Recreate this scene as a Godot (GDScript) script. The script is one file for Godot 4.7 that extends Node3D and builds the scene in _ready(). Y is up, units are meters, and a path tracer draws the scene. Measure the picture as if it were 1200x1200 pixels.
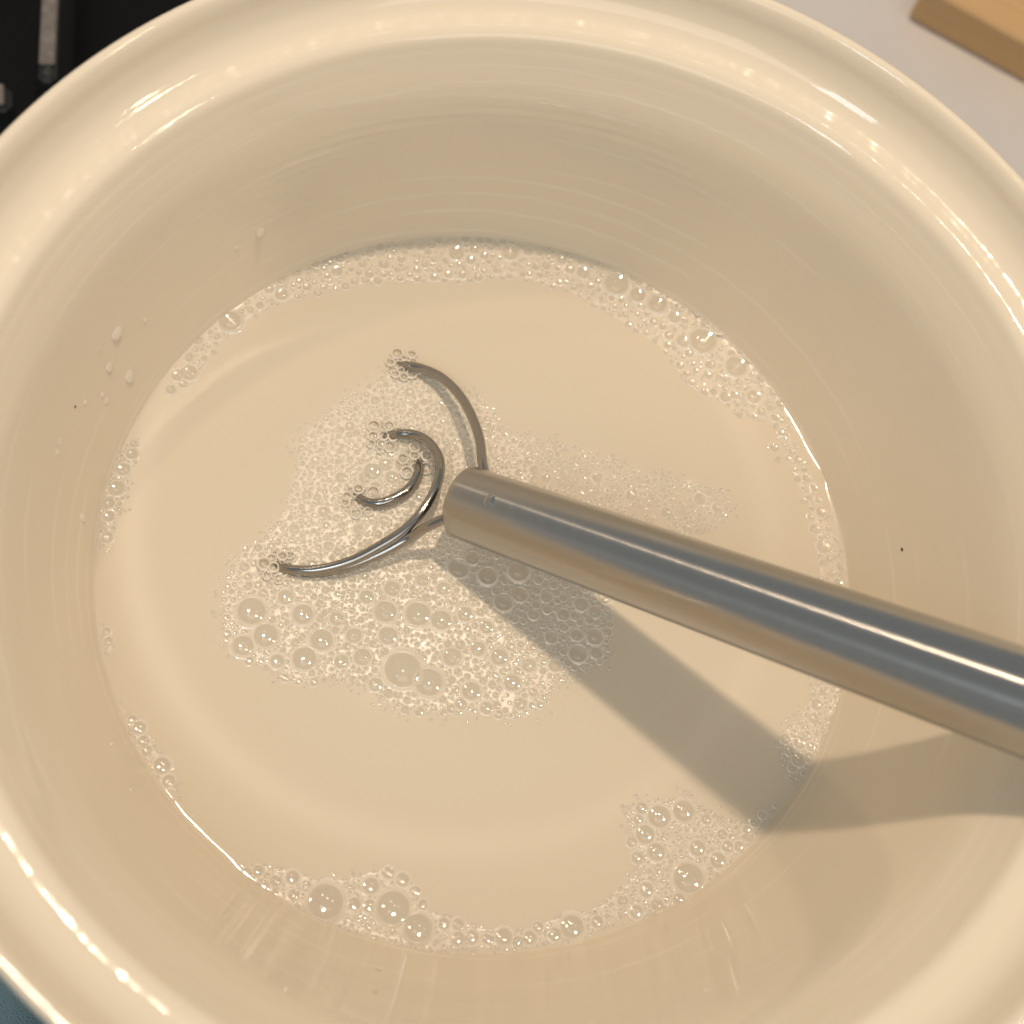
extends Node3D

# A cream enamelled pot of frothy milk with a dough whisk standing in it. Metres; y = 0 is the milk's surface.
const MM := 0.001
const ROUND := 0.0707           # height of the ledge inside the rim, above the milk
const SHIFT := Vector3(0.0042, 0.0, 0.0125)   # the pot leans a little: its rim is off the milk's centre by this much

var rng := RandomNumberGenerator.new()
var mats := {}
var taken := {}


func _ready() -> void:
	rng.seed = 4711
	_camera_and_light()
	_materials()
	_surroundings()
	_pot()
	_milk()
	_whisk()
	_foam()
	_drops()


func _camera_and_light() -> void:
	var cam := Camera3D.new()
	cam.name = "camera"
	add_child(cam)
	var eye := Vector3(-0.04328, 0.40795, 0.14908)
	cam.look_at_from_position(eye, eye + Vector3(0.1154, -0.92133, -0.37127), Vector3.FORWARD)
	var lens := CameraAttributesPhysical.new()
	lens.frustum_focal_length = 40.15
	lens.frustum_near = 0.02
	lens.frustum_far = 20.0
	lens.frustum_focus_distance = 0.432
	lens.exposure_aperture = 6.5
	cam.attributes = lens
	cam.fov = 33.27
	cam.near = 0.02
	cam.far = 20.0
	cam.current = true

	var env := Environment.new()
	env.background_mode = Environment.BG_COLOR
	env.background_color = Color(0.345, 0.37, 0.375).linear_to_srgb()
	env.background_energy_multiplier = 0.74
	env.tonemap_mode = Environment.TONE_MAPPER_LINEAR
	env.tonemap_exposure = 1.05
	env.sdfgi_enabled = true
	env.ssao_enabled = true
	env.ssil_enabled = true
	var world := WorldEnvironment.new()
	world.name = "surroundings_light"
	world.environment = env
	add_child(world)

	# a row of warm spots over the stove, in line with the whisk's handle; the middle one is right above the pot
	for l: Array in [[-0.62, 0.025], [-0.38, 0.11], [0.0, 0.42], [0.45, 0.05], [0.66, 0.03]]:
		var lamp := OmniLight3D.new()
		lamp.name = "spot_light"
		lamp.position = Vector3(0.0365, 1.0, -0.291) + Vector3(0.82, 0.0, 0.57) * float(l[0])
		lamp.light_color = Color(1.0, 0.79, 0.57).linear_to_srgb()
		lamp.light_energy = l[1]
		lamp.light_size = 0.024
		lamp.omni_range = 4.0
		lamp.omni_attenuation = 2.0
		lamp.shadow_enabled = true
		add_child(lamp, true)
	# a narrow cool skylight above the photographer's left shoulder
	var window := AreaLight3D.new()
	window.name = "window_light"
	window.area_size = Vector2(0.11, 0.3)
	window.position = Vector3(-0.42, 1.05, 0.42)
	add_child(window)
	window.look_at(Vector3(0.02, 0.03, 0.0), Vector3.UP)
	window.light_color = Color(0.78, 0.92, 1.0).linear_to_srgb()
	window.light_energy = 0.09
	window.area_range = 6.0
	window.area_attenuation = 2.0
	window.shadow_enabled = true


	# the daylit room in front of the stove, soft and even
	var room := AreaLight3D.new()
	room.name = "room_light"
	room.area_size = Vector2(1.4, 1.0)
	room.position = Vector3(0.0, 1.6, 1.15)
	add_child(room)
	room.look_at(Vector3(0.0, 0.03, 0.0), Vector3.UP)
	room.light_color = Color(1.0, 0.95, 0.87).linear_to_srgb()
	room.light_energy = 0.72
	room.area_range = 6.0
	room.area_attenuation = 2.0
	room.shadow_enabled = true


# ---------------------------------------------------------------- helpers

func base_color(r: float, g: float, b: float) -> Color:
	return Color(r, g, b).linear_to_srgb()


func mat(called: String, color: Color, rough: float, metal := 0.0) -> StandardMaterial3D:
	var m := StandardMaterial3D.new()
	m.resource_name = called
	m.albedo_color = color
	m.roughness = rough
	m.metallic = metal
	mats[called] = m
	return m


func numbered(called: String) -> String:
	var n: int = taken.get(called, 0)
	taken[called] = n + 1
	return called if n == 0 else "%s_%03d" % [called, n]


func thing(called: String, label: String, category: String, at := Vector3.ZERO, group := "") -> Node3D:
	var o := Node3D.new()
	o.name = numbered(called)
	o.position = at
	tag(o, label, category, group)
	add_child(o)
	return o


func tag(o: Node3D, label: String, category: String, group := "") -> void:
	o.set_meta("label", label)
	o.set_meta("category", category)
	if group:
		o.set_meta("group", group)


func put(called: String, mesh: Mesh, m: Material, parent: Node3D, at := Vector3.ZERO) -> MeshInstance3D:
	var o := MeshInstance3D.new()
	o.name = called if parent != self else numbered(called)
	o.mesh = mesh
	if m:
		o.material_override = m
	o.position = at
	parent.add_child(o, true)
	return o


# a sheet of rows x columns points; row-major, u runs along a row. Faces are wound for Godot (front is clockwise) when rows x columns turn right-handed outwards.
func sheet(pts: Array, uvs: Array, closed: bool, flip := false) -> ArrayMesh:
	var st := SurfaceTool.new()
	st.begin(Mesh.PRIMITIVE_TRIANGLES)
	add_sheet(st, pts, uvs, flip)
	return finish(st)


func add_sheet(st: SurfaceTool, pts: Array, uvs: Array, flip := false, first := 0) -> int:
	var rows := pts.size()
	var cols: int = pts[0].size()
	for i in rows:
		for j in cols:
			st.set_uv(uvs[i][j] if uvs.size() else Vector2(float(j) / (cols - 1), float(i) / (rows - 1)))
			st.set_smooth_group(0)
			st.add_vertex(pts[i][j])
	for i in rows - 1:
		for j in cols - 1:
			var a := first + i * cols + j
			var b := a + 1
			var c := a + cols
			var d := c + 1
			for k: int in ([a, b, c, b, d, c] if flip else [a, c, b, b, c, d]):
				st.add_index(k)
	return first + rows * cols


func finish(st: SurfaceTool, tangents := false) -> ArrayMesh:
	st.generate_normals()
	if tangents:
		st.generate_tangents()
	return st.commit()


func lathe(profile: PackedVector2Array, segments: int, flip := false, shear := false) -> ArrayMesh:
	return smooth_lathe(profile, segments, flip, shear)


# a lathe with analytic normals, so that the seam stays smooth; profile points are (radius, height)
func smooth_lathe(profile: PackedVector2Array, segments: int, flip := false, shear := false) -> ArrayMesh:
	var n := profile.size()
	var v := PackedVector3Array()
	var nrm := PackedVector3Array()
	var uv := PackedVector2Array()
	var idx := PackedInt32Array()
	var lowest := 1e9
	var highest := -1e9
	for q in profile:
		lowest = minf(lowest, q.y)
		highest = maxf(highest, q.y)
	for i in n:
		var before := profile[maxi(i - 1, 0)]
		var after := profile[mini(i + 1, n - 1)]
		var along := (after - before).normalized()
		var side := Vector2(-along.y, along.x) * (-1.0 if flip else 1.0)
		for j in segments + 1:
			var t := TAU * j / segments
			var p := Vector3(profile[i].x * cos(t), profile[i].y, profile[i].x * sin(t))
			if shear:
				p += lean(profile[i].y)
			v.append(p)
			nrm.append(Vector3(side.x * cos(t), side.y, side.x * sin(t)))
			uv.append(Vector2(float(j) / segments, float(i) / (n - 1)))
	for i in n - 1:
		for j in segments:
			var a := i * (segments + 1) + j
			var c := a + segments + 1
			idx.append_array(PackedInt32Array([a, a + 1, c, a + 1, c + 1, c] if flip else [a, c, a + 1, a + 1, c, c + 1]))
	var arrays := []
	arrays.resize(Mesh.ARRAY_MAX)
	arrays[Mesh.ARRAY_VERTEX] = v
	arrays[Mesh.ARRAY_NORMAL] = nrm
	arrays[Mesh.ARRAY_TEX_UV] = uv
	arrays[Mesh.ARRAY_INDEX] = idx
	var mesh := ArrayMesh.new()
	mesh.add_surface_from_arrays(Mesh.PRIMITIVE_TRIANGLES, arrays)
	return mesh


func lean(h: float) -> Vector3:
	return SHIFT * clampf(h / ROUND, 0.0, 1.0)


# points of a smooth curve through the given profile points
func curve_through(pts: PackedVector2Array, steps: int) -> PackedVector2Array:
	var out := PackedVector2Array()
	for i in pts.size() - 1:
		var p0 := pts[maxi(i - 1, 0)]
		var p3 := pts[mini(i + 2, pts.size() - 1)]
		for k in steps:
			out.append(pts[i].cubic_interpolate(pts[i + 1], p0, p3, float(k) / steps))
	out.append(pts[pts.size() - 1])
	return out


func path_through(flat: Array, steps: int) -> PackedVector3Array:
	var p := PackedVector3Array()
	for i in range(0, flat.size(), 3):
		p.append(Vector3(flat[i], flat[i + 1], flat[i + 2]) * MM)
	var out := PackedVector3Array()
	for i in p.size() - 1:
		for k in steps:
			out.append(p[i].cubic_interpolate(p[i + 1], p[maxi(i - 1, 0)], p[mini(i + 2, p.size() - 1)], float(k) / steps))
	out.append(p[p.size() - 1])
	return out


func tube(path: PackedVector3Array, radius: float, sides: int) -> ArrayMesh:
	var v := PackedVector3Array()
	var nrm := PackedVector3Array()
	var uv := PackedVector2Array()
	var idx := PackedInt32Array()
	var across := Vector3.UP
	var n := path.size()
	for i in n:
		var along := (path[mini(i + 1, n - 1)] - path[maxi(i - 1, 0)]).normalized()
		across = (across - along * across.dot(along)).normalized()
		var other := along.cross(across)
		var r := radius * (0.55 if i == 0 or i == n - 1 else 1.0)
		for j in sides + 1:
			var t := TAU * j / sides
			var d := across * cos(t) + other * sin(t)
			v.append(path[i] + d * r)
			nrm.append(d)
			uv.append(Vector2(float(i) / n * 20.0, float(j) / sides))
	for i in n - 1:
		for j in sides:
			var a := i * (sides + 1) + j
			var c := a + sides + 1
			idx.append_array(PackedInt32Array([a, c, a + 1, a + 1, c, c + 1]))
	for end: int in [0, n - 1]:
		var hub := v.size()
		v.append(path[end])
		nrm.append((path[end] - path[1 if end == 0 else n - 2]).normalized())
		uv.append(Vector2.ZERO)
		for j in sides:
			var a := end * (sides + 1) + j
			idx.append_array(PackedInt32Array([hub, a, a + 1] if end == 0 else [hub, a + 1, a]))
	var arrays := []
	arrays.resize(Mesh.ARRAY_MAX)
	arrays[Mesh.ARRAY_VERTEX] = v
	arrays[Mesh.ARRAY_NORMAL] = nrm
	arrays[Mesh.ARRAY_TEX_UV] = uv
	arrays[Mesh.ARRAY_INDEX] = idx
	var mesh := ArrayMesh.new()
	mesh.add_surface_from_arrays(Mesh.PRIMITIVE_TRIANGLES, arrays)
	return mesh


# a box with chamfered edges, its base centre at the origin
func soft_box(size: Vector3, chamfer: float) -> ArrayMesh:
	var st := SurfaceTool.new()
	st.begin(Mesh.PRIMITIVE_TRIANGLES)
	var h := size / 2.0
	var corner := func(s: Vector3, keep: int) -> Vector3:
		var p := Vector3(s.x * h.x, s.y * h.y, s.z * h.z)
		for k in 3:
			if k != keep:
				p[k] -= s[k] * chamfer
		return p + Vector3(0, h.y, 0)
	var quad := func(a: Vector3, b: Vector3, c: Vector3, d: Vector3) -> void:
		var mid := (a + b + c + d) / 4.0 - Vector3(0, h.y, 0)
		var order := [a, b, c, a, c, d] if (b - a).cross(c - a).dot(mid) < 0.0 else [a, c, b, a, d, c]
		st.set_smooth_group(-1)
		for p: Vector3 in order:
			st.set_uv(Vector2(p.x, p.z))
			st.add_vertex(p)
	for k in 3:
		var i := (k + 1) % 3
		var j := (k + 2) % 3
		for s: float in [-1.0, 1.0]:
			var c := []
			for w in [[-1, -1], [1, -1], [1, 1], [-1, 1]]:
				var sg := Vector3.ZERO
				sg[k] = s
				sg[i] = w[0]
				sg[j] = w[1]
				c.append(corner.call(sg, k))
			quad.call(c[0], c[1], c[2], c[3])
			for s2: float in [-1.0, 1.0]:
				var e := []
				for w: Array in [[-1.0, k], [1.0, k], [1.0, i], [-1.0, i]]:
					var sg := Vector3.ZERO
					sg[k] = s
					sg[i] = s2
					sg[j] = w[0]
					e.append(corner.call(sg, w[1]))
				quad.call(e[0], e[1], e[2], e[3])
	for a: float in [-1.0, 1.0]:
		for b: float in [-1.0, 1.0]:
			for d: float in [-1.0, 1.0]:
				var sg := Vector3(a, b, d)
				var t0: Vector3 = corner.call(sg, 0)
				var t1: Vector3 = corner.call(sg, 1)
				var t2: Vector3 = corner.call(sg, 2)
				st.set_smooth_group(-1)
				for p: Vector3 in ([t0, t1, t2] if (t1 - t0).cross(t2 - t0).dot(sg) < 0.0 else [t0, t2, t1]):
					st.set_uv(Vector2(p.x, p.z))
					st.add_vertex(p)
	st.generate_normals()
	return st.commit()


func noise_texture(seed_: int, frequency: float, ramp: Gradient, size := 512, kind := FastNoiseLite.TYPE_SIMPLEX_SMOOTH, octaves := 4) -> NoiseTexture2D:
	var n := FastNoiseLite.new()
	n.seed = seed_
	n.noise_type = kind
	n.frequency = frequency
	n.fractal_octaves = octaves
	var t := NoiseTexture2D.new()
	t.width = size
	t.height = size
	t.seamless = true
	t.noise = n
	if ramp:
		t.color_ramp = ramp
	return t


func ramp(a: Color, b: Color) -> Gradient:
	var g := Gradient.new()
	g.set_color(0, a)
	g.set_color(1, b)
	return g


# ---------------------------------------------------------------- materials

func _materials() -> void:
	var waves := noise_texture(41, 0.016, null, 512, FastNoiseLite.TYPE_SIMPLEX_SMOOTH, 3)
	var cream := mat("cream_enamel", base_color(0.82, 0.715, 0.565), 0.06)
	cream.metallic_specular = 0.5
	var inside := mat("cream_enamel_inside", Color.WHITE, 0.08)
	inside.albedo_texture = _wall_texture()
	inside.metallic_specular = 0.5
	for glaze: StandardMaterial3D in [cream]:   # the glaze is never quite even
		glaze.heightmap_enabled = true
		glaze.heightmap_texture = waves
		glaze.heightmap_scale = 0.009
		glaze.uv1_triplanar = glaze == cream
		glaze.uv1_scale = Vector3.ONE * 9.0 if glaze == cream else Vector3.ONE
	mat("blue_enamel", base_color(0.05, 0.13, 0.17), 0.12)
	var milk := mat("milk", Color.WHITE, 0.04)
	milk.vertex_color_use_as_albedo = true
	milk.metallic_specular = 0.45
	mat("bubble_bowl", base_color(0.655, 0.58, 0.46), 0.04).metallic_specular = 0.7
	mat("froth", base_color(0.80, 0.725, 0.61), 0.07).metallic_specular = 0.7
	mat("froth_sheet", base_color(0.69, 0.605, 0.485), 0.3)
	for called: String in ["bubble_bowl", "froth"]:
		mats[called].clearcoat_enabled = true
		mats[called].clearcoat = 1.0
		mats[called].clearcoat_roughness = 0.04
	var film := mat("bubble_film", Color(0.8, 0.74, 0.6, 0.05), 0.02)
	film.transparency = BaseMaterial3D.TRANSPARENCY_ALPHA
	film.cull_mode = BaseMaterial3D.CULL_DISABLED
	film.metallic_specular = 0.5

	var handle := mat("brushed_steel", base_color(0.47, 0.455, 0.435), 0.22, 1.0)
	handle.anisotropy_enabled = true
	handle.anisotropy = 0.95
	var scratch := noise_texture(21, 0.02, ramp(Color(0.78, 0.78, 0.78), Color(1.0, 1.0, 1.0)), 512)
	handle.roughness_texture = scratch
	handle.roughness_texture_channel = BaseMaterial3D.TEXTURE_CHANNEL_RED
	handle.uv1_scale = Vector3(24, 0.6, 1)
	mat("polished_steel", base_color(0.37, 0.355, 0.335), 0.15, 1.0)
	mat("dark_steel", base_color(0.12, 0.115, 0.11), 0.4, 1.0)

	var iron := mat("cast_iron", base_color(0.025, 0.025, 0.026), 0.55)
	iron.normal_enabled = true
	iron.normal_texture = noise_texture(5, 0.06, null, 256)
	(iron.normal_texture as NoiseTexture2D).as_normal_map = true
	iron.normal_scale = 0.4
	iron.uv1_triplanar = true
	iron.uv1_scale = Vector3.ONE * 30.0
	var worn := mat("worn_iron_top", base_color(0.22, 0.19, 0.175), 0.5)
	worn.albedo_texture = noise_texture(6, 0.03, ramp(Color(0.75, 0.73, 0.72), Color(1, 1, 1)), 256)
	worn.uv1_triplanar = true
	worn.uv1_scale = Vector3.ONE * 25.0
	mat("black_glass", base_color(0.008, 0.008, 0.009), 0.3).metallic_specular = 0.2
	var stone := mat("pale_countertop", Color.WHITE, 0.3)
	stone.albedo_texture = noise_texture(8, 0.012, ramp(Color(0.83, 0.80, 0.78), Color(0.845, 0.815, 0.795)), 512)
	stone.uv1_triplanar = true
	stone.uv1_world_triplanar = true
	stone.uv1_scale = Vector3.ONE * 6.0
	var wood := mat("bamboo_board", Color.WHITE, 0.45)
	wood.albedo_texture = _wood_texture()
	wood.uv1_triplanar = true
	wood.uv1_scale = Vector3(3.0, 14.0, 9.0)
	var cloth := mat("blue_cloth", base_color(0.21, 0.31, 0.345), 0.9)
	cloth.rim_enabled = true
	cloth.rim = 0.4
	cloth.heightmap_enabled = true
	cloth.heightmap_texture = noise_texture(12, 0.2, null, 256)
	cloth.heightmap_scale = 0.05
	cloth.uv1_triplanar = true
	cloth.uv1_scale = Vector3.ONE * 30.0
	mat("milk_drop", base_color(0.86, 0.79, 0.66), 0.12)
	mat("dark_crumb", base_color(0.08, 0.06, 0.045), 0.7)


# the enamel inside the pot: cream with thin films of milk that ran down and left pale, slightly wavering lines
func _wall_texture() -> ImageTexture:
	var w := 2048
	var h := 512
	var im := Image.create(w, h, false, Image.FORMAT_RGB8)
	var cloud := FastNoiseLite.new()
	cloud.seed = 31
	cloud.frequency = 0.006
	var fine := FastNoiseLite.new()
	fine.seed = 32
	fine.frequency = 0.03
	var lines := []
	for k in 18:
		lines.append([rng.randf_range(0.40, 0.97), rng.randf_range(0.002, 0.010), rng.randf_range(0.0, TAU), rng.randf_range(0.4, 1.0), rng.randf_range(0.0, 1.0)])
	for y in h:
		var v := float(y) / h
		for x in w:
			var t := TAU * x / w
			var cx := cos(t) * 160.0
			var cz := sin(t) * 160.0
			var wet := 0.0
			for l: Array in lines:
				var at: float = l[0] + l[1] * sin(t * 2.0 + l[2]) + 0.0035 * fine.get_noise_3d(cx * 2.0, cz * 2.0, l[2] * 40.0)
				var d: float = absf(v - at)
				if d < 0.012:
					var seen := clampf(cloud.get_noise_3d(cx * 1.4, cz * 1.4, l[4] * 900.0) * 2.2 + 0.25, 0.0, 1.0)
					wet += l[3] * seen * exp(-pow(d / 0.0022, 2.0))
			var tone := 1.0 + 0.02 * cloud.get_noise_3d(cx, cz, v * 300.0)
			var c := Color(0.82, 0.715, 0.565) * tone
			c = c.lerp(Color(0.92, 0.86, 0.75), clampf(wet * 0.6, 0.0, 0.8))
			im.set_pixel(x, y, c.linear_to_srgb())
	return ImageTexture.create_from_image(im)


func _wood_texture() -> ImageTexture:
	var im := Image.create(512, 512, false, Image.FORMAT_RGB8)
	var grain := FastNoiseLite.new()
	grain.seed = 77
	grain.frequency = 0.02
	for y in 512:
		for x in 512:
			var g := grain.get_noise_2d(x * 0.25, y * 6.0) * 0.5 + 0.5
			var s := grain.get_noise_2d(x * 0.8 + 900.0, y * 22.0) * 0.5 + 0.5
			var c := Color(0.56, 0.335, 0.145).lerp(Color(0.72, 0.46, 0.22), g) * (0.88 + 0.16 * s)
			im.set_pixel(x, y, c.linear_to_srgb())
	return ImageTexture.create_from_image(im)


# ---------------------------------------------------------------- what stands around the pot

func _surroundings() -> void:
	var top := put("countertop", soft_box(Vector3(1.2, 0.03, 1.6), 0.003), mats.pale_countertop, self, Vector3(0.66, -0.108, -0.1))
	top.set_meta("kind", "structure")
	tag(top, "pale pinkish grey countertop beside the stove", "countertop")

	var hob := thing("cooktop", "black cooktop under the pot in the dark corner", "cooktop", Vector3(-0.47, -0.108, -0.1))
	put("glass_surface", soft_box(Vector3(1.05, 0.029, 1.0), 0.003), mats.black_glass, hob)
	var knob := smooth_lathe(curve_through(PackedVector2Array([Vector2(0.045, 0.0), Vector2(0.044, 0.008), Vector2(0.03, 0.013), Vector2(0.0, 0.014)]), 4), 40, true)
	put("burner_cap", knob, mats.cast_iron, hob, Vector3(0.27, 0.029, -0.17))
	put("burner_cap", knob, mats.cast_iron, hob, Vector3(0.47, 0.029, 0.1))

	# the grate that carries the pot, and the finger of the one behind it
	var grate := thing("burner_grate", "black cast iron grate under the cream pot", "grate", Vector3(0, -0.0792, 0))
	for x: float in [-0.075, -0.025, 0.025]:
		put("bar", soft_box(Vector3(0.008, 0.04, 0.26), 0.002), mats.cast_iron, grate, Vector3(x, 0, 0))
	put("side_rail", soft_box(Vector3(0.2, 0.018, 0.01), 0.002), mats.cast_iron, grate, Vector3(-0.05, 0, -0.136))
	put("side_rail", soft_box(Vector3(0.2, 0.018, 0.01), 0.002), mats.cast_iron, grate, Vector3(-0.05, 0, 0.136))
	var rear := thing("rear_grate", "worn grey grate finger ending on the black cooktop beside the pot rim", "grate", Vector3(-0.134, -0.079, -0.2))
	var finger := put("finger", soft_box(Vector3(0.0056, 0.038, 0.12), 0.0018), mats.cast_iron, rear, Vector3(0.0008, 0, -0.026))
	finger.rotation.y = 0.06
	put("worn_top", soft_box(Vector3(0.0050, 0.002, 0.114), 0.0006), mats.worn_iron_top, finger, Vector3(0, 0.0375, -0.002))
	var rail := put("frame_rail", soft_box(Vector3(0.2, 0.036, 0.009), 0.002), mats.cast_iron, rear, Vector3(-0.105, 0, 0.051))
	rail.rotation.y = 0.12
	put("worn_top", soft_box(Vector3(0.196, 0.002, 0.0075), 0.0006), mats.worn_iron_top, rail, Vector3(0, 0.0355, 0))

	var e := Vector3(0.863, 0.0, 0.505)
	var back := Vector3(0.505, 0.0, -0.863)
	var board := put("cutting_board", soft_box(Vector3(0.30, 0.018, 0.2), 0.0012), mats.bamboo_board, self, Vector3(0.161, -0.0775, -0.245) + e * 0.15 + back * 0.1)
	board.basis = Basis(e, Vector3.UP, -back)
	tag(board, "light brown wooden board lying on the pale countertop", "cutting board")

	# a folded cloth in front of the pot
	var rows := []
	for i in 25:
		var row := []
		for j in 33:
			var x := -0.30 + 0.20 * j / 32.0
			var z := 0.07 + 0.2 * i / 24.0
			var edge := minf(minf(j, 32 - j), minf(i, 24 - i))
			var y := -0.079 + 0.011 * (1.0 - exp(-edge * 1.1)) + 0.0035 * sin(x * 60.0 + z * 25.0) * (1.0 - exp(-edge * 0.5)) + 0.0006
			row.append(Vector3(x, y, z))
		rows.append(row)
	var towel := put("dish_towel", sheet(rows, [], false, true), mats.blue_cloth, self)
	tag(towel, "blue grey cloth lying in front of the cream pot", "dish towel")


# ---------------------------------------------------------------- the pot and the milk

func _pot() -> void:
	var pot := thing("enamelled_pot", "large round pot with glossy cream enamel inside and a stepped rim", "pot")
	var wall := curve_through(PackedVector2Array([Vector2(0.0, -0.030), Vector2(0.03, -0.030), Vector2(0.060, -0.0298), Vector2(0.074, -0.0275), Vector2(0.084, -0.0215), Vector2(0.0905, -0.0125), Vector2(0.0962, 0.0), Vector2(0.1025, 0.018), Vector2(0.108, 0.036), Vector2(0.1135, 0.054), Vector2(0.1188, 0.0645), Vector2(0.1207, 0.0677)]), 6)
	put("inner_wall", smooth_lathe(wall, 256, false, true), mats.cream_enamel_inside, pot)
	var rim := curve_through(PackedVector2Array([Vector2(0.1207, 0.0677), Vector2(0.1219, 0.0697), Vector2(0.1230, 0.0708), Vector2(0.1246, 0.0715), Vector2(0.1268, 0.0720), Vector2(0.1297, 0.0729), Vector2(0.1327, 0.0750), Vector2(0.1350, 0.0784), Vector2(0.1364, 0.0820), Vector2(0.1378, 0.0841), Vector2(0.1393, 0.0846), Vector2(0.1404, 0.0838), Vector2(0.1407, 0.0822), Vector2(0.1400, 0.0800)]), 6)
	put("rim", smooth_lathe(rim, 256, false, true), mats.cream_enamel, pot)
	var outer := curve_through(PackedVector2Array([Vector2(0.1400, 0.0800), Vector2(0.1375, 0.0755), Vector2(0.1335, 0.070), Vector2(0.126, 0.050), Vector2(0.116, 0.010), Vector2(0.106, -0.018), Vector2(0.096, -0.034), Vector2(0.084, -0.0385), Vector2(0.05, -0.039), Vector2(0.0, -0.039)]), 5)
	put("outer_wall", smooth_lathe(outer, 192, false, true), mats.blue_enamel, pot)


func _milk() -> void:
	var rings := [0.0, 0.03, 0.055]
	for k in 40:
		rings.append(0.06 + 0.0352 * k / 40.0)
	var v := PackedVector3Array()
	var nrm := PackedVector3Array()
	var uv := PackedVector2Array()
	var col := PackedColorArray()
	var idx := PackedInt32Array()
	var profile := []
	for r: float in rings:
		profile.append(Vector2(r, 0.0))
	for k in range(1, 13):   # the meniscus climbs the enamel
		var s := k / 12.0
		profile.append(Vector2(0.0952 + 0.0018 * s, 0.0008 * pow(s, 2.0)))
	var seg := 512
	var sway := FastNoiseLite.new()
	sway.seed = 9
	sway.frequency = 3.5
	sway.fractal_octaves = 2
	for i in profile.size():
		var q: Vector2 = profile[i]
		var slope := 0.0 if q.x <= 0.0952 else 0.0008 * 2.0 * (q.x - 0.0952) / 0.0018 / 0.0018
		for j in seg + 1:
			var t := TAU * j / seg
			var pull := clampf(0.7 + 1.1 * sway.get_noise_2d(cos(t), sin(t)), 0.25, 1.7)   # it clings more here, less there
			v.append(Vector3(q.x * cos(t), q.y * pull, q.x * sin(t)))
			nrm.append(Vector3(-slope * pull * cos(t), 1.0, -slope * pull * sin(t)).normalized())
			uv.append(Vector2(q.x * cos(t), q.x * sin(t)) * 10.0)
			# the milk is thin over the rounded corner of the pot's floor, and the enamel shows through there
			var p := Vector2(q.x * cos(t) + 0.0062, q.x * sin(t) + 0.0112)
			var d := (p.length() - 0.0825) / 0.0045
			var thin := exp(-d * d) * (0.75 + 0.35 * sin(t - 1.9))
			col.append(Color(0.69, 0.60, 0.475).lerp(Color(0.77, 0.68, 0.55), thin * 0.75))
	for i in profile.size() - 1:
		for j in seg:
			var a := i * (seg + 1) + j
			var c := a + seg + 1
			idx.append_array(PackedInt32Array([a, c, a + 1, a + 1, c, c + 1]))
	var arrays := []
	arrays.resize(Mesh.ARRAY_MAX)
	arrays[Mesh.ARRAY_VERTEX] = v
	arrays[Mesh.ARRAY_NORMAL] = nrm
	arrays[Mesh.ARRAY_TEX_UV] = uv
	arrays[Mesh.ARRAY_COLOR] = col
	arrays[Mesh.ARRAY_INDEX] = idx
	var mesh := ArrayMesh.new()
	mesh.add_surface_from_arrays(Mesh.PRIMITIVE_TRIANGLES, arrays)
	tag(put("milk", mesh, mats.milk, self), "smooth creamy milk filling the bottom of the cream pot", "milk")


# ---------------------------------------------------------------- the whisk

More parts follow.
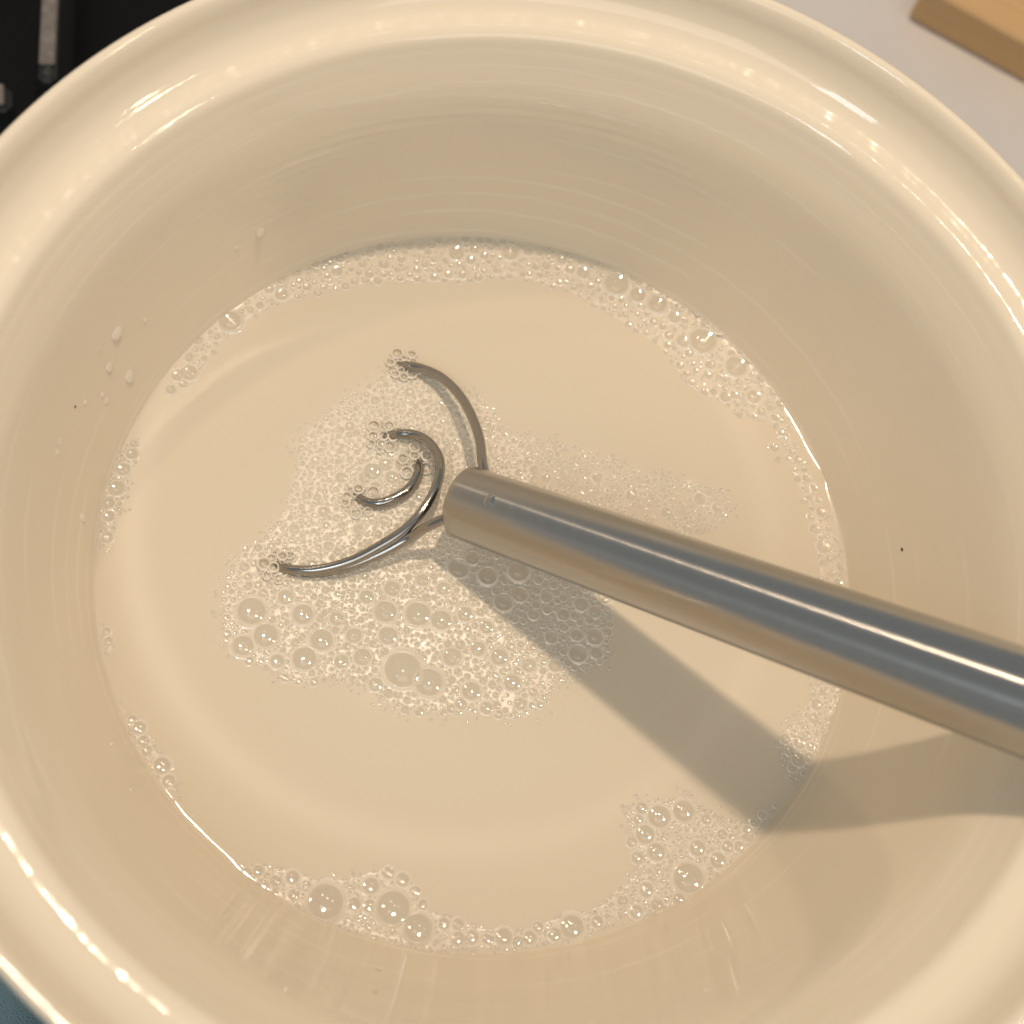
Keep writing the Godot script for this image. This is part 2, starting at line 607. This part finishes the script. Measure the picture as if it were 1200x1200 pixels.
func _whisk() -> void:
	var low := Vector3(-5.86, 12.92, -12.28) * MM
	var high := Vector3(129.8, 96.5, 69.7) * MM
	var axis := (high - low).normalized()
	var whisk := thing("dough_whisk", "stainless steel dough whisk with a thick handle and spiral wire head in the milk", "whisk", low)
	# the handle is a tube that widens slightly towards its far end
	var profile := PackedVector2Array([Vector2(0.0066, 0.0012), Vector2(0.0078, 0.0001), Vector2(0.0087, 0.0), Vector2(0.0091, 0.0002), Vector2(0.0093, 0.0006), Vector2(0.0093, 0.0018)])
	for k in range(1, 25):
		var s := k / 24.0
		profile.append(Vector2(0.0093 + 0.0027 * s, 0.0018 + 0.2182 * s))
	profile.append_array(PackedVector2Array([Vector2(0.0118, 0.2235), Vector2(0.0112, 0.226), Vector2(0.009, 0.2275), Vector2(0.0, 0.228)]))
	var shape := smooth_lathe(profile, 96, true)
	var arrays := shape.surface_get_arrays(0)
	var uv: PackedVector2Array = arrays[Mesh.ARRAY_TEX_UV]
	var pts: PackedVector3Array = arrays[Mesh.ARRAY_VERTEX]
	for i in uv.size():   # u along the handle, so that the polish smears light along it
		uv[i] = Vector2(pts[i].y / 0.228, uv[i].x)
	arrays[Mesh.ARRAY_TEX_UV] = uv
	var turned := ArrayMesh.new()
	turned.add_surface_from_arrays(Mesh.PRIMITIVE_TRIANGLES, arrays)
	var handle := put("handle", turned, mats.brushed_steel, whisk)
	var side := axis.cross(Vector3.UP).normalized()
	handle.basis = Basis(side, axis, side.cross(axis))
	put("end_plate", smooth_lathe(PackedVector2Array([Vector2(0.0, 0.0), Vector2(0.004, 0.0), Vector2(0.0069, 0.0)]), 48, true), mats.dark_steel, handle, Vector3(0, 0.0011, 0))

	var dimple := SphereMesh.new()
	dimple.radius = 0.0016
	dimple.height = 0.0032
	dimple.radial_segments = 20
	dimple.rings = 10
	var mark := put("spot_weld", dimple, mats.brushed_steel, handle)
	var around := deg_to_rad(79)
	mark.transform = Transform3D(Basis(Vector3(0, 1, 0), Vector3(cos(around), 0, sin(around)) * 0.09, Vector3(-sin(around), 0, cos(around))), Vector3(cos(around) * 0.00938, 0.0125, sin(around) * 0.00938))
	var spiral := path_through([
		2.4, 17.5, -12, -0.3, 16.6, -17, -1.5, 15.5, -21.4, -2.1, 13, -29.5, -3.9, 10.5, -37, -7, 7.5, -44.5, -11.3, 4.7, -50.3, -15.9, 2.6, -53.6, -20.1, 0.9, -55.2, -23.5, -2.2, -57, -29.3, -6, -58.8, -39.7, -9, -57.3, -50.6, -12, -46.7, -57.5, -11, -28.5, -58.2, -8, -10.5, -54.7, -3.6, -1.5, -50.8, -0.3, 2.2, -47, 1.3, 3.6, -40.8, 2.7, 3.6, -33.5, 4.5, 1.8, -26.3, 6.5, -1.9, -20.1, 8, -6.1, -15.4, 9, -11.7, -12.2, 8.7, -19, -11.7, 7, -25.7, -14, 4.5, -31.4, -17.9, 2.6, -34.5, -22.1, 1.4, -35, -25.5, -1, -34.9, -31.2, -4, -31.1, -34.6, -3.6, -24.2, -31.8, -0.2, -17.4, -28.1, 1.2, -15.4, -24.3, 2, -16, -20, 2.2, -18.7, -17.4, 1.9, -22.3, -16.5, 0.8, -26.1, -17.1, -1.6, -30,
	], 6)
	var brace := path_through([
		-5.3, 16.5, -7.2, -9, 15, -7.2, -11.6, 13.6, -6.7, -15, 11.3, -5.6, -18.9, 7.2, -4.2, -25.7, 4.4, -0.8, -33.4, 2.3, 2.2, -40.8, 0.7, 3.7, -46.1, -0.9, 3.4, -51.5, -4, 1.4,
	], 6)
	for w: Array in [["spiral_wire", spiral], ["brace_wire", brace]]:
		var moved := PackedVector3Array()
		for p: Vector3 in w[1]:
			moved.append(p - low)
		put(w[0], tube(moved, 0.00128, 14), mats.polished_steel, whisk)


# ---------------------------------------------------------------- the froth

# a bubble of radius 1: a ring of froth drawn up round it, the milk below, and the thin film over it
func bubble_mesh(seg: int, rings: int, filled := true) -> ArrayMesh:
	var ring := curve_through(PackedVector2Array([Vector2(1.30, -0.02), Vector2(1.15, 0.05), Vector2(1.05, 0.17), Vector2(0.99, 0.26), Vector2(0.93, 0.23), Vector2(0.87, 0.171)]), 1 if seg < 12 else 2)
	var bowl := PackedVector2Array()
	for k in 6:
		var q := 0.87 * (1.0 - k / 5.0)
		bowl.append(Vector2(q, 0.02 + 0.2 * q * q))
	var dome := PackedVector2Array()
	for k in rings + 1:
		var t := lerpf(-0.05, PI / 2.0, float(k) / rings)
		dome.append(Vector2(cos(t), sin(t) * 0.92 + 0.1))
	var mesh := ArrayMesh.new()
	var parts := [[ring, "froth", true], [bowl, "bubble_bowl", true], [dome, "bubble_film", true]]
	if not filled:
		parts.remove_at(1)
	for part: Array in parts:
		mesh.add_surface_from_arrays(Mesh.PRIMITIVE_TRIANGLES, smooth_lathe(part[0], seg, part[2]).surface_get_arrays(0))
		mesh.surface_set_material(mesh.get_surface_count() - 1, mats[part[1]])
	return mesh


func _foam() -> void:
	var places := {
		"central": {"outline": [-21.9, -56.5, -13.8, -53.2, -4.7, -50.8, 2.1, -45.4, 6.7, -37, 16.9, -37.1, 28.2, -34, 40.7, -30.3, 53.2, -26.8, 64.6, -24.2, 66.2, -18.2, 60.7, -12.6, 50.4, -10.7, 40.3, -14.5, 34.2, 4.5, 33.1, 17.2, 32.1, 23.3, 27.2, 26.4, 18.5, 30, 16.3, 36.6, 7.8, 39.7, -0.7, 37.9, -9.1, 39.2, -21.2, 38.3, -28.1, 33, -36.5, 31.3, -44.8, 32.7, -51.5, 29.9, -58.5, 26.7, -63.6, 22.1, -65.1, 11.1, -62.7, 2, -60.2, -2.7, -54.6, -5.3, -51.1, -12.4, -48.3, -21.9, -48.1, -31.5, -45.3, -36.5, -41.5, -40.4, -37.2, -44.3, -30.6, -48.5, -25.8, -53.5],
		  "large": [-57.1, 14.5, 3.8, -58.7, 23.4, 2.8, -53.3, 20.6, 3.2, -43.6, 26.1, 3.2, -44.5, 14.7, 2.8, -39.6, 21.2, 3, -24, 13.2, 3, -15.9, 13.5, 3.4, -19.4, 28.1, 4.9, -13, 31.1, 3.8, -10.1, 14.8, 2.8, -23.2, 19.4, 2.5, -2.4, 32.9, 2.5, -26, 32, 1.9, -5.9, 0.8, 2.8, 1.5, 2.5, 2.5, 9.4, 1, 2.8, -2.3, -2.2, 1.9, 5.6, 9.4, 2.5, 9.8, 7.2, 2.1, 25.5, 9.1, 1.9, 28.9, 17.6, 2.3, 24.5, 22.2, 2.5, 17.8, 18.2, 1.7, 29, 11, 1.7, 29.3, 21.8, 1.7, 24.3, 17.3, 1.7, -28.4, -24.7, 2.5, -25.1, -26.8, 1.9, -23.3, -23.3, 1.9, -20.7, -27, 2.1, -27.6, -20.6, 1.3, -30.3, -22.9, 1.7, -30.8, -18.6, 1.3, -22.8, -31.7, 1.1, -26.1, -32.2, 1.1, -20.2, -33.1, 1.1, -17.9, -29.1, 1.1, -17.4, -26.2, 1.1, -27.8, -14.9, 1.3, -25.6, -14.1, 1.1, -30.3, -15.8, 1.1, -54.7, 2.1, 1.5, -50.3, 4.1, 1.1, -52.4, 5.4, 0.8, -36.1, 15.5, 1.9, -31.7, 19.7, 2.1, -48.9, 10.4, 2.1, -50.2, 27, 1.9, -34.6, 26.5, 1.9, -29.4, 25.2, 2.3, -7.2, 24.3, 2.5, -0.8, 21.9, 2.1, 4.6, 23.9, 2.3, 7.8, 30.4, 2.3, 12.1, 25.8, 1.9, 1.5, 37.1, 1.7, -4.9, 36.3, 1.5, 9.9, 35.8, 1.7, 18.6, 25.6, 1.7, -9.6, 6.4, 1.9, -15, 4.4, 1.7, -22.5, 7, 2.1, -28.8, 9.5, 1.9, -4.1, 13, 2.1, 1.3, 16.2, 1.9, 13.3, 12.3, 1.5, 16.6, 7.6, 1.5, 20.9, 12, 1.7, -36.4, -22.6, 1.5, -40.4, -12.9, 1.5, -43.1, -27, 1.3, -44.9, -17.4, 1.3, -34.7, -37.1, 1.3, -28.3, -44.9, 1.3, -19.4, -47.9, 1.3, -10.3, -43.5, 1.1, 30.4, -26.1, 1.5, 39.4, -21.7, 1.5, 48.3, -17.3, 1.3, 16.8, -25.4, 1.3, 57.6, -21.4, 1.7, 62.1, -19.2, 1.3, 12.3, -30, 1.3, 28, -18.7, 1.1, -47.7, -7.9, 1.3, -38.9, -3.7, 1.3, -31.6, -8.7, 1.3, -25.1, -11.3, 1.3]},
		"top": {"outline": [-82, -43.6, -79.2, -52.9, -72.6, -63.4, -61, -74.4, -50, -82.2, -38.8, -88.5, -23.9, -92.5, -8.7, -95.5, 5.4, -95.5, 17.3, -94.2, 31.6, -90.1, 45.1, -85.2, 55.3, -81.1, 65.8, -74.9, 74.8, -62.6, 80.6, -51.3, 84.2, -40.1, 89.2, -26.7, 92.5, -17.1, 94.8, -7.6, 95.2, 1.9, 88.3, 2.2, 88.3, -14.5, 84.5, -26.5, 81.6, -37.5, 77.4, -45.5, 69.9, -45.6, 62.4, -51.5, 54.3, -56.1, 48.8, -64.8, 40.7, -70.8, 31.3, -76.2, 21.9, -81.4, 7.8, -84.4, -1.6, -82.4, -15.5, -80.9, -25.9, -80.7, -38.4, -77.8, -49.7, -74.4, -58.5, -69.4, -67, -62.5, -72.1, -54.6, -76, -48.2],
		  "large": [-7.5, -90.8, 2.3, 7.3, -92.1, 2.5, 27.5, -87.1, 1.9, 36.7, -84.3, 3.6, 42.6, -81.3, 2.3, 48, -78.7, 2.8, 60.3, -68.2, 4, 69.2, -60.9, 3.2, 73.8, -52.2, 2.1, -67.2, -65.8, 3.2, -76.8, -50.1, 2.3, -79.8, -49.2, 1.7, -54.2, -74.8, 1.9, -39.8, -82.9, 1.7, 52.7, -75, 1.9, 60.2, -82.7, 1.5, 64.5, -72.4, 1.9, 21.6, -90.8, 1.5, 17.3, -88.6, 1.3, 0.3, -90.6, 1.3, -27.2, -85.9, 1.5, 54.8, -67.8, 1.9, 65.9, -51.7, 1.7, 90.3, -19.4, 1.5, 88.3, -14.5, 1.5, 90.3, -9.7, 1.9, 87, -29, 1.3]},
		"left": {"outline": [-89.2, -30.4, -87.8, -25.8, -90, -19.7, -90.3, -12.7, -91.9, -6.9, -93, 0, -95.6, -1, -96, -10.2, -95.1, -19.5, -92.7, -26.7],
		  "large": [-91.3, -22, 1.9, -92.5, -16.8, 2.1, -94.1, -12.6, 1.5, -93.8, -9.1, 1.5, -93.7, -3.4, 1.5, -89.5, -26.4, 1.5, -89.3, -29.2, 1.1]},
		"lefttiny": {"outline": [-92.8, 18.4, -90, 22.7, -89.1, 26.6, -91.5, 27.1, -92.9, 22.2],
		  "large": [-91.8, 21, 1.1, -91, 23.6, 1.2]},
		"lowleft": {"outline": [-85.9, 40.1, -82.4, 43.8, -78.9, 47.9, -74.1, 53.3, -71.1, 61.4, -74.4, 59.5, -78.4, 54.5, -81.9, 50.4, -84.8, 44.3],
		  "large": [-83.9, 42.8, 1.1, -82.1, 44.8, 1.7, -80.7, 47.9, 1.3, -79.9, 50, 1.3, -76, 53.8, 2.1, -74.2, 57.4, 1.5]},
		"botleft": {"outline": [-56.7, 76.2, -48.7, 76.8, -41.6, 78.6, -35.6, 80.1, -27.7, 77.9, -21.7, 76.4, -16.2, 78.9, -12.4, 85.6, -3.3, 89, 3.8, 90.8, 11.9, 90.3, 19, 87, 26.2, 86, 32.5, 81.3, 36.6, 84.2, 32.3, 89.3, 26.1, 92, 17.9, 94.1, 7.8, 95.4, -4.2, 95.6, -16.2, 95.5, -26.2, 94.1, -35.2, 90.7, -43.3, 86.2, -52.5, 80.5],
		  "large": [-36, 85.1, 4.5, -20.2, 86.1, 4.2, -14.3, 90.7, 3.6, -25.6, 81.1, 2.1, -29.4, 85.5, 1.7, -25.8, 85.8, 1.7, -52, 78.1, 1.3, -47.7, 80.2, 1.3, -44, 79.5, 1.7, -40.7, 81.4, 1.3, -43.4, 83.4, 1.3, -21.6, 77.8, 1.5, -18.2, 79.5, 1.7, -15.1, 82.1, 1.3, -13.4, 85.2, 1.3, -4.9, 92.9, 1.7, -1.7, 92.5, 1.7, 2.2, 92.8, 1.5, 5.8, 92.3, 2.1, 9.2, 93.3, 1.3, 11.9, 92.4, 1.7, 18, 91.5, 1.7, 22.1, 89.7, 3, 13.9, 89.8, 1.3, -8.3, 89.5, 1.5, -4.9, 89.6, 1.5, 28.2, 88.4, 1.5]},
		"botright": {"outline": [36.1, 60.6, 42.6, 58.6, 50, 58.1, 56.3, 61.1, 61.6, 63.5, 66.9, 64, 73.2, 59, 73.1, 61.1, 67.8, 67.1, 62.2, 72.5, 55.5, 79.4, 47, 84.4, 37.5, 87.8, 32.8, 86.3, 33.5, 81.3, 37.9, 75.1, 36.6, 68.9],
		  "large": [43.9, 62.9, 3, 50.1, 61.5, 2.8, 40.4, 67.4, 2.5, 43, 71.5, 2.3, 50.6, 77.7, 4, 53.2, 70.4, 2.1, 58.1, 73.2, 2.1, 55.6, 63.3, 1.3, 59.5, 66.9, 1.3, 60.6, 69.8, 1.5, 63.6, 69.7, 1.3, 69.8, 61.8, 1.1, 39.7, 60.9, 1.5, 38.8, 63.7, 1.3, 38.3, 73, 1.5, 40.2, 80.7, 1.9, 37.6, 85.8, 1.7, 42.8, 84.1, 1.5, 34.5, 83.3, 1.3, 48.1, 82.6, 1.5, 37, 69.3, 1.3, 65.7, 65.5, 1.1, 67.7, 63.8, 1.1]},
		"right": {"outline": [83.9, 27.6, 93.8, 27.3, 91.8, 33, 87.5, 40.9, 81.7, 50.8, 77.9, 53.5, 75.5, 48.9, 74.9, 41.7, 80.4, 37.8, 84, 33.2],
		  "large": [80.5, 43.3, 1.7, 79.8, 47.7, 1.9, 77.7, 45.5, 1.3, 76.8, 42.5, 1.3, 82.3, 41.5, 1.3, 79.1, 41.1, 1.1, 83.3, 44.3, 1.3, 82.6, 47.1, 1.3, 78.1, 49.9, 1.1, 85.5, 33.4, 1.5, 84.4, 37, 1.3, 87.6, 29.8, 1.3]},
	}
	# name, label, smallest and largest radius in mm, how much small froth, chance of a bubble at a try
	var rafts := [
		["central", "foam_raft", "broad raft of froth spread round the whisk's wire head", 0.26, 1.25, 52000],
		["top", "foam_band", "long curved band of froth along the far edge of the milk", 0.33, 1.5, 20000],
		["left", "foam_patch", "narrow patch of bubbles clinging to the pot wall left of the whisk head", 0.24, 0.8, 2500],
		["lefttiny", "foam_patch", "tiny cluster of a few bubbles below the left froth patch", 0.24, 0.5, 300],
		["lowleft", "foam_patch", "thin short chain of bubbles on the lower left edge of the milk", 0.22, 0.6, 1500],
		["botleft", "foam_band", "froth along the near edge with the three biggest bubbles and a thin chain", 0.24, 0.8, 6000],
		["botright", "foam_patch", "three-cornered patch of froth on the near edge under the handle's shadow", 0.24, 0.8, 7000],
		["right", "foam_patch", "small wedge of froth lying in the shadow of the handle", 0.26, 0.8, 2600],
	]
	var clear := [bubble_mesh(18, 6, false), bubble_mesh(14, 5, false)]
	for knot: Array in [[-20.7, -55.6, "few clear bubbles where the outer wire dips in behind the handle's end"], [-25.6, -34.6, "clear bubbles round the top of the spiral's inner coil"], [-31.6, -16.6, "clear bubbles at the lower left end of the inner coil"], [-17.0, -28.0, "clear bubbles at the right end of the inner coil"], [-51.2, 2.4, "clear bubbles where the doubled wire dips in at the left"]]:
		var home := thing("bubble_cluster", knot[2], "bubbles", Vector3.ZERO, "bubbles clinging to the whisk's wires")
		var held := []
		for n in 260:
			var r := rng.randf_range(0.45, 1.0) if n > 60 else rng.randf_range(0.9, 1.5)
			var c := Vector2(knot[0], knot[1]) + Vector2.from_angle(rng.randf() * TAU) * rng.randf_range(0.0, 4.2)
			if held.all(func(s: Vector3) -> bool: return Vector2(s.x, s.y).distance_to(c) > (s.z + r) * 0.93) and held.size() < 14:
				held.append(Vector3(c.x, c.y, r))
		for s: Vector3 in held:
			var b := put("bubble", clear[0] if s.z > 0.9 else clear[1], null, home)
			b.transform = _bubble_place(s).translated(Vector3(0, rng.randf_range(0.5, 1.1) * MM, 0))
	for lone: Array in [[78.6, -37.4, 1.3, "lone bubble on bare milk above the handle near the right froth band"], [79.5, -34.0, 0.8, "smallest lone bubble just below another on bare milk"]]:
		var one := put("lone_bubble", bubble_mesh(18, 6), null, self)
		one.transform = _bubble_place(Vector3(lone[0], lone[1], lone[2]))
		tag(one, lone[3], "bubble")
	var fine := bubble_mesh(10, 3)
	var large := [bubble_mesh(22, 7), bubble_mesh(16, 6)]
	for raft: Array in rafts:
		var spots := _pack(places[raft[0]].outline, places[raft[0]].large, raft[3], raft[4], raft[5], raft[0])
		spots.sort_custom(func(a: Vector3, b: Vector3) -> bool: return a.z > b.z)
		var home := thing(raft[1], raft[2], "foam", Vector3.ZERO, "rafts of froth on the milk")
		put("froth_sheet", _froth_sheet(places[raft[0]].outline), mats.froth_sheet, home)
		var rest := []
		var made := 0
		for s: Vector3 in spots:
			if made < 300 and s.z > 0.55:
				var b := put("bubble", large[0] if s.z > 1.6 else large[1], null, home)
				b.transform = _bubble_place(s)
				made += 1
			else:
				rest.append(_bubble_place(s))
		if rest.is_empty():
			continue
		var mm := MultiMesh.new()
		mm.transform_format = MultiMesh.TRANSFORM_3D
		mm.mesh = fine
		mm.instance_count = rest.size()
		for i in rest.size():
			mm.set_instance_transform(i, rest[i])
		var froth := MultiMeshInstance3D.new()
		froth.name = "fine_froth"
		froth.multimesh = mm
		froth.set_meta("kind", "stuff")
		home.add_child(froth, true)


# the wet, uneven skin of fine froth that the bubbles of a raft stand in; its edge dips under the milk
func _froth_sheet(outline: Array) -> ArrayMesh:
	var poly := PackedVector2Array()
	for i in range(0, outline.size(), 2):
		poly.append(Vector2(outline[i], outline[i + 1]))
	var lo := poly[0]
	var hi := poly[0]
	for p in poly:
		lo = lo.min(p)
		hi = hi.max(p)
	lo -= Vector2.ONE
	var step := 0.7
	var nx := ceili((hi.x - lo.x + 1.0) / step)
	var nz := ceili((hi.y - lo.y + 1.0) / step)
	var lumps := FastNoiseLite.new()
	lumps.seed = 14
	lumps.frequency = 0.45
	var rag := FastNoiseLite.new()
	rag.seed = 15
	rag.frequency = 0.12
	var st := SurfaceTool.new()
	st.begin(Mesh.PRIMITIVE_TRIANGLES)
	st.set_smooth_group(0)
	var numbers := {}
	var inside := {}
	for a in nx:
		for b in nz:
			var c := lo + Vector2(a + 0.5, b + 0.5) * step
			if c.length() < 96.9 and Geometry2D.is_point_in_polygon(c, poly) and (c.x < 14.0 or c.y > -4.0 or c.length() > 70.0):
				inside[Vector2i(a, b)] = true
	for cell: Vector2i in inside:
		for corner: Vector2i in [cell, cell + Vector2i(1, 0), cell + Vector2i(0, 1), cell + Vector2i(1, 1)]:
			if numbers.has(corner):
				continue
			var whole := inside.has(corner) and inside.has(corner - Vector2i(1, 0)) and inside.has(corner - Vector2i(0, 1)) and inside.has(corner - Vector2i(1, 1))
			var p := lo + Vector2(corner) * step
			var climb := 0.8 * pow(clampf((p.length() - 95.2) / 1.8, 0.0, 1.3), 2.0)
			var h := 0.02 + 0.05 * lumps.get_noise_2d(p.x, p.y) if whole else -0.12
			numbers[corner] = numbers.size()
			st.add_vertex(Vector3(p.x, h + climb, p.y) * MM)
	for cell: Vector2i in inside:
		var a: int = numbers[cell]
		var b: int = numbers[cell + Vector2i(1, 0)]
		var c: int = numbers[cell + Vector2i(0, 1)]
		var d: int = numbers[cell + Vector2i(1, 1)]
		for k: int in [a, b, c, b, d, c]:
			st.add_index(k)
	return finish(st)


func _bubble_place(s: Vector3) -> Transform3D:
	var r := s.z * MM
	var flat := rng.randf_range(0.72, 1.0) if s.z < 1.6 else rng.randf_range(0.6, 0.78)
	var sink := minf(rng.randf_range(0.0, 0.12) * r, 0.06 * MM)
	var away := Vector2(s.x, s.y).length() * MM
	var climb := 0.0008 * pow(clampf((away - 0.0952) / 0.0018, 0.0, 1.4), 2.0)
	return Transform3D(Basis.from_euler(Vector3(0, rng.randf() * TAU, 0)).scaled(Vector3(r, r * flat, r)), Vector3(s.x * MM, climb - sink + 0.12 * MM, s.y * MM))


# bubbles as (x, z, radius) in mm: the large ones as given, then smaller and smaller ones in the gaps
func _pack(outline: Array, given: Array, least: float, most: float, tries: int, which: String) -> Array:
	var poly := PackedVector2Array()
	for i in range(0, outline.size(), 2):
		poly.append(Vector2(outline[i], outline[i + 1]))
	var lo := poly[0]
	var hi := poly[0]
	for p in poly:
		lo = lo.min(p)
		hi = hi.max(p)
	var spots := []
	var cells := {}
	var keep := func(s: Vector3) -> void:
		spots.append(s)
		var k := ceili(s.z / 2.0)
		for a in range(-k, k + 1):
			for b in range(-k, k + 1):
				var key := Vector2i(floori(s.x / 2.0) + a, floori(s.y / 2.0) + b)
				if not cells.has(key):
					cells[key] = []
				cells[key].append(s)
	for i in range(0, given.size(), 3):
		keep.call(Vector3(given[i], given[i + 1], given[i + 2]))
	var middle := (lo + hi) / 2.0
	lo -= Vector2.ONE * 3.0
	hi += Vector2.ONE * 3.0
	var drift := FastNoiseLite.new()
	drift.seed = 3
	drift.frequency = 0.09
	for n in tries:
		var c := Vector2(rng.randf_range(lo.x, hi.x), rng.randf_range(lo.y, hi.y))
		var share := 1.0 - float(n) / tries
		var r := least + (most - least) * pow(share, 2.2) * rng.randf_range(0.35, 1.0)
		if which == "central":
			if c.y < -3.0 and c.x < 12.0:
				r = 0.32 + (r - least) * 0.72
			if c.x > 14.0 and c.y < -4.0:      # thin, scattered froth behind the handle
				r = least + (r - least) * 0.6
				if drift.get_noise_2d(c.x, c.y) < -0.25 + rng.randf_range(-0.12, 0.2):
					continue
		if c.length() > 97.6 - r * 0.6:
			continue
		if not Geometry2D.is_point_in_polygon(c, poly):     # strays round the raft
			var close := Geometry2D.is_point_in_polygon(c + (middle - c).normalized() * 2.6, poly)
			if not close or rng.randf() > 0.05 or which == "lefttiny":
				continue
			r = rng.randf_range(0.2, 0.5)
		var free := true
		for s: Vector3 in cells.get(Vector2i(floori(c.x / 2.0), floori(c.y / 2.0)), []):
			var gap := (s.z + r) * 0.97
			if (s.x - c.x) * (s.x - c.x) + (s.y - c.y) * (s.y - c.y) < gap * gap:
				free = false
				break
		if free:
			keep.call(Vector3(c.x, c.y, r))
	return spots


# ---------------------------------------------------------------- drops and crumbs on the pot wall

func wall_radius(h: float) -> float:
	var hs := [0.0, 0.018, 0.036, 0.054, 0.064]
	var rs := [0.0962, 0.1025, 0.108, 0.1135, 0.1190]
	for i in 4:
		if h <= hs[i + 1]:
			return lerpf(rs[i], rs[i + 1], (h - hs[i]) / (hs[i + 1] - hs[i]))
	return 0.1190 + (h - 0.064) * 0.55


func _drops() -> void:
	var looks := ["largest pale milk drop on the left pot wall", "second largest milk drop, nearest the milk on the left pot wall", "milk drop close under the largest one on the left wall", "single milk drop on the far wall above the froth band's left end",
		"milk drop hanging just under the rim ledge at the upper left", "upper milk drop of the pair beside the dark crumb on the left wall", "lower milk drop of the pair beside the dark crumb on the left wall", "upper of two touching drops farthest left on the pot wall", "lower of two touching drops farthest left on the pot wall",
		"lone milk drop beside the narrow froth patch on the left wall", "small milk speck left above the largest drop", "small milk speck right above the largest drop", "small milk speck left below the single drop on the far wall", "small milk drop between the largest drop and the dark crumb's pair",
		"lone milk drop high on the upper right pot wall", "drop on the near wall just below the three biggest bubbles", "drop lowest in a short run on the near wall", "lone drop on the near wall below the three-cornered froth patch"]
	var at := [
		[-152.0, 31.1, 2.0], [-154.3, 14.1, 1.6], [-155.9, 25.0, 1.2], [-126.1, 22.8, 1.4], [-135.4, 64.0, 1.2], [-162.1, 26.9, 0.8], [-159.5, 17.5, 1.0], [-168.9, 31.5, 0.8], [-170.3, 31.2, 0.8],
		[-176.3, 9.5, 1.2], [-155.6, 33.9, 0.6], [-147.4, 24.4, 0.6], [-130.1, 22.1, 0.6], [-159.4, 20.8, 0.8], [-44.4, 60.0, 1.2], [104.1, 16.9, 0.8], [104.7, 30.1, 0.6], [67.5, 40.7, 0.8]]
	var bump := SphereMesh.new()
	bump.radius = 1.0
	bump.height = 2.0
	bump.radial_segments = 20
	bump.rings = 10
	for i in at.size():
		var d: Array = at[i]
		var o := put("milk_drop", bump, mats.milk_drop, self)
		_stick(o, d[0], d[1] * MM, d[2] * MM, rng.randf_range(1.0, 1.6), 0.22)
		tag(o, looks[i], "milk drop", "milk drops on the pot wall")
	for c: Array in [[-163.6, 30.7, 0.4, "dark crumb stuck on the left pot wall"], [-3.1, 19.9, 0.5, "dark crumb stuck on the right pot wall above the handle"]]:
		var o := put("crumb", bump, mats.dark_crumb, self)
		_stick(o, c[0], c[1] * MM, c[2] * MM, 0.7, 0.6)
		tag(o, c[3], "crumb", "crumbs on the pot wall")


func _stick(o: Node3D, degrees: float, h: float, r: float, tall: float, deep: float) -> void:
	var t := deg_to_rad(degrees)
	var out := Vector3(cos(t), 0, sin(t))
	var up := (out * 0.31 + Vector3.UP * 0.95).normalized()
	var side := up.cross(out).normalized()
	o.transform = Transform3D(Basis(side * r, up * r * tall, side.cross(up) * r * deep), out * wall_radius(h) + lean(h) + Vector3(0, h, 0))
